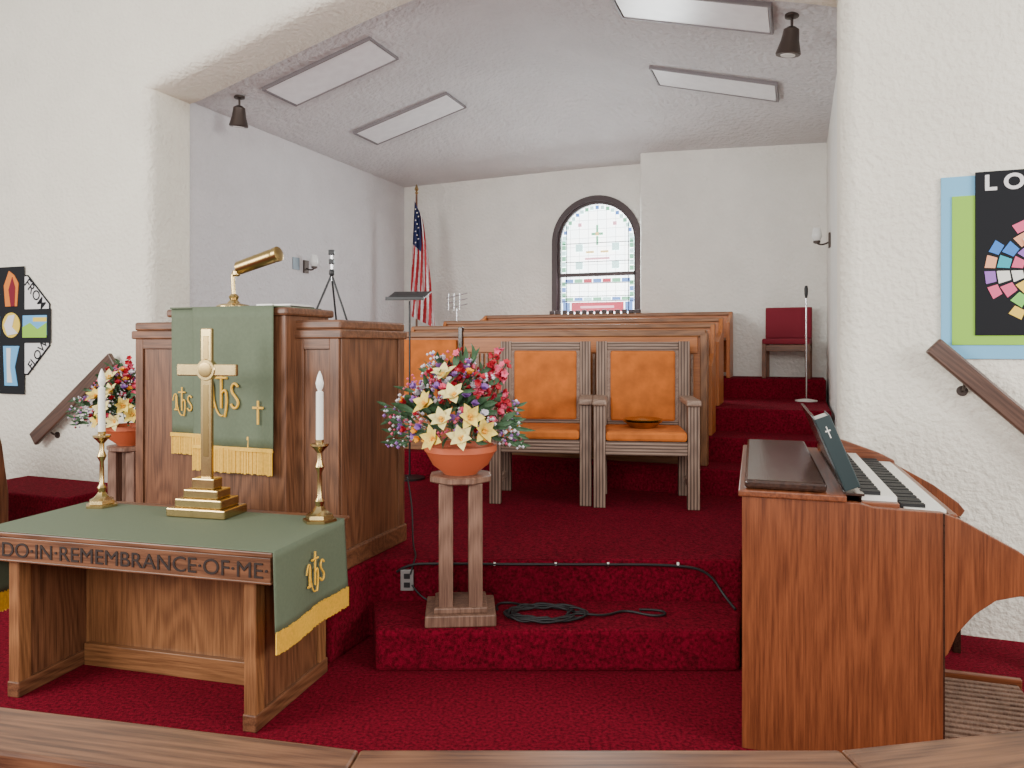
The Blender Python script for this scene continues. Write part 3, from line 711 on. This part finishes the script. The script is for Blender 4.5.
# pew end at far left of nave
pe=E('nave_pew',(-3.86,5.05,0.001),-15)
EP=[(-.0,0),(.45,0),(.45,.6),(.40,.95),(.33,1.22),(.28,1.22),(.25,.65),(0,.6)]
prism(pe,'end_panel',EP,'yz',.0,.05,M_oakz,.008)
bx(pe,'seat',(-1.3,0),(.02,.40),(.40,.44),M_oakx); bx(pe,'back',(-1.3,0),(.33,.36),(.40,1.15),M_oakx); bx(pe,'cushion',(-1.3,0),(.02,.33),(.44,.49),M_red,.015)
prism(pe,'end_panel',EP,'yz',-1.35,-1.3,M_oakz,.008)

# ---------------------------------------------------------------- communion rail (foreground)
crl=E('communion_rail')
back=[(-2.6,2.14),(-.339,1.66),(.73,1.66),(2.2,1.93)]
wd=.175
frt=[(-2.64,1.965),(-.358,1.66-wd),(.748,1.66-wd),(2.235,1.755)]
for i in range(3):
    P=[back[i],back[i+1],frt[i+1],frt[i]]
    mm=wood('rail_oak_%d'%i,(.07,.026,.013),(.20,.085,.040),'x',.4,rings=1.1,amp=.09)
    cx_=sum(p[0] for p in P)/4; cy_=sum(p[1] for p in P)/4; ang=math.atan2(back[i+1][1]-back[i][1],back[i+1][0]-back[i][0])
    c,s=math.cos(-ang),math.sin(-ang)
    Q=[((p[0]-cx_)*c-(p[1]-cy_)*s,(p[0]-cx_)*s+(p[1]-cy_)*c) for p in P]
    Q=[(q[0]*.999,q[1]) for q in Q]
    o=prism(crl,'top_board',Q,'xy',-.025,.025,mm,.008); o.location=(cx_,cy_,.755); o.rotation_euler=(0,0,ang)
    Q2=[(q[0]*.995,q[1]*.45) for q in Q]
    o=prism(crl,'under_rail',Q2,'xy',-.05,.05,mm,.004); o.location=(cx_,cy_,.68); o.rotation_euler=(0,0,ang)
    o=prism(crl,'bottom_rail',Q2,'xy',-.03,.03,mm,.004); o.location=(cx_,cy_,.10); o.rotation_euler=(0,0,ang)
for i in range(4):
    x=(back[i][0]+frt[i][0])/2*.98; y=(back[i][1]+frt[i][1])/2
    bx(crl,'post',(x-.045,x+.045),(y-.045,y+.045),(0.001,.73),M_oakz,.006)
for i in range(3):
    k=12 if i!=1 else 6
    for j in range(1,k):
        t=j/k; x=(back[i][0]*(1-t)+back[i+1][0]*t+frt[i][0]*(1-t)+frt[i+1][0]*t)/2; y=(back[i][1]*(1-t)+back[i+1][1]*t+frt[i][1]*(1-t)+frt[i+1][1]*t)/2
        bx(crl,'baluster',(x-.015,x+.015),(y-.015,y+.015),(.13,.63),M_oakz,.003)

# ---------------------------------------------------------------- outlet + cables
ou=E('electrical_outlet',(-.60,4.279,.335)); box(ou,'box',(0,-.013,0),(.075,.024,.12),plain('outlet_grey',(.25,.23,.22),.5),.005)
for z in(-.025,.025): box(ou,'socket',(0,-.027,z),(.035,.004,.03),M_rubber,.002)
cbx=E('floor_cable')
tube(cbx,'cable_run',[(-.66,4.27,.38),(-.60,4.262,.425),(-.45,4.262,.43),(0,4.262,.425),(.4,4.262,.425),(.98,4.262,.422),(1.13,4.25,.38),(1.20,4.2,.26),(1.23,4.1,.224)],.0075,M_rubber)
for x in(-.4,-.1,.25,.55,.95): box(cbx,'cable_clip',(x,4.263,.427),(.013,.014,.018),M_white,.003)
pts=[]
for k in range(120):
    t=k/120*2*math.pi*5; rr=.15+.03*math.sin(k*.37)
    pts.append((.17+rr*1.25*math.cos(t)+.02*math.sin(k*.9),4.03+rr*.72*math.sin(t),.224+.004*(k%5)))
pts+=[(.5,4.0,.224),(.62,4.1,.224),(.75,4.0,.224),(.84,4.02,.224),(.82,4.10,.224),(.7,4.1,.224)]
tube(cbx,'cable_coil',pts,.0065,M_rubber)
tube(cbx,'cable_link',[(-.08,4.1,.224),(-.10,4.2,.224),(.02,4.22,.224),(.1,4.12,.226)],.0065,M_rubber)
tube(cbx,'pulpit_cord',[(-.665,4.72,.85),(-.62,4.64,.70),(-.60,4.5,.47),(-.56,4.36,.452),(-.56,4.265,.445),(-.58,4.25,.37)],.005,M_rubber)
tube(cbx,'riser_power_cord',[(-.57,4.25,.31),(-.50,4.2,.23),(-.35,4.23,.222),(-.15,4.22,.222)],.005,M_rubber)

# ---------------------------------------------------------------- lights
wd_=D.worlds.new('daylight'); bpy.context.scene.world=wd_; wd_.use_nodes=True
bg=wd_.node_tree.nodes['Background']; bg.inputs['Color'].default_value=(1,.985,.95,1); bg.inputs['Strength'].default_value=.85
def area(name,loc,target,sx,sy,en,col=(1,1,1)):
    l=D.lights.new(name,'AREA'); l.shape='RECTANGLE'; l.size=sx; l.size_y=sy; l.energy=en; l.color=col
    o=D.objects.new(name,l); COL.objects.link(o); o.location=loc
    o.rotation_euler=(Vector(target)-Vector(loc)).to_track_quat('-Z','Y').to_euler(); return o
area('nave_window_light_left',(-6,1.0,3.0),(0,5.5,1.2),3,2.2,400,(1,.98,.93))
area('nave_window_light_right',(6,-.5,3.2),(0,6,1.2),3,2.2,380,(1,.98,.93))
area('nave_window_light_rear',(-1,-3,3.4),(.5,9,2.6),4,2,260,(1,.98,.95))
x,y=R(0,4.1); x2,y2=R(0,0)
area('chancel_window_daylight',(x,y,2.9),(x2,y2,1.2),.9,1.2,80,(.95,1,1))

# ---------------------------------------------------------------- camera
cam=D.cameras.new('camera'); co=D.objects.new('camera',cam); COL.objects.link(co)
co.location=(0,0,1.68); co.rotation_euler=(rad(90),0,0)
cam.sensor_width=36; cam.lens=36*745/1024; cam.shift_y=-39/1024
bpy.context.scene.camera=co
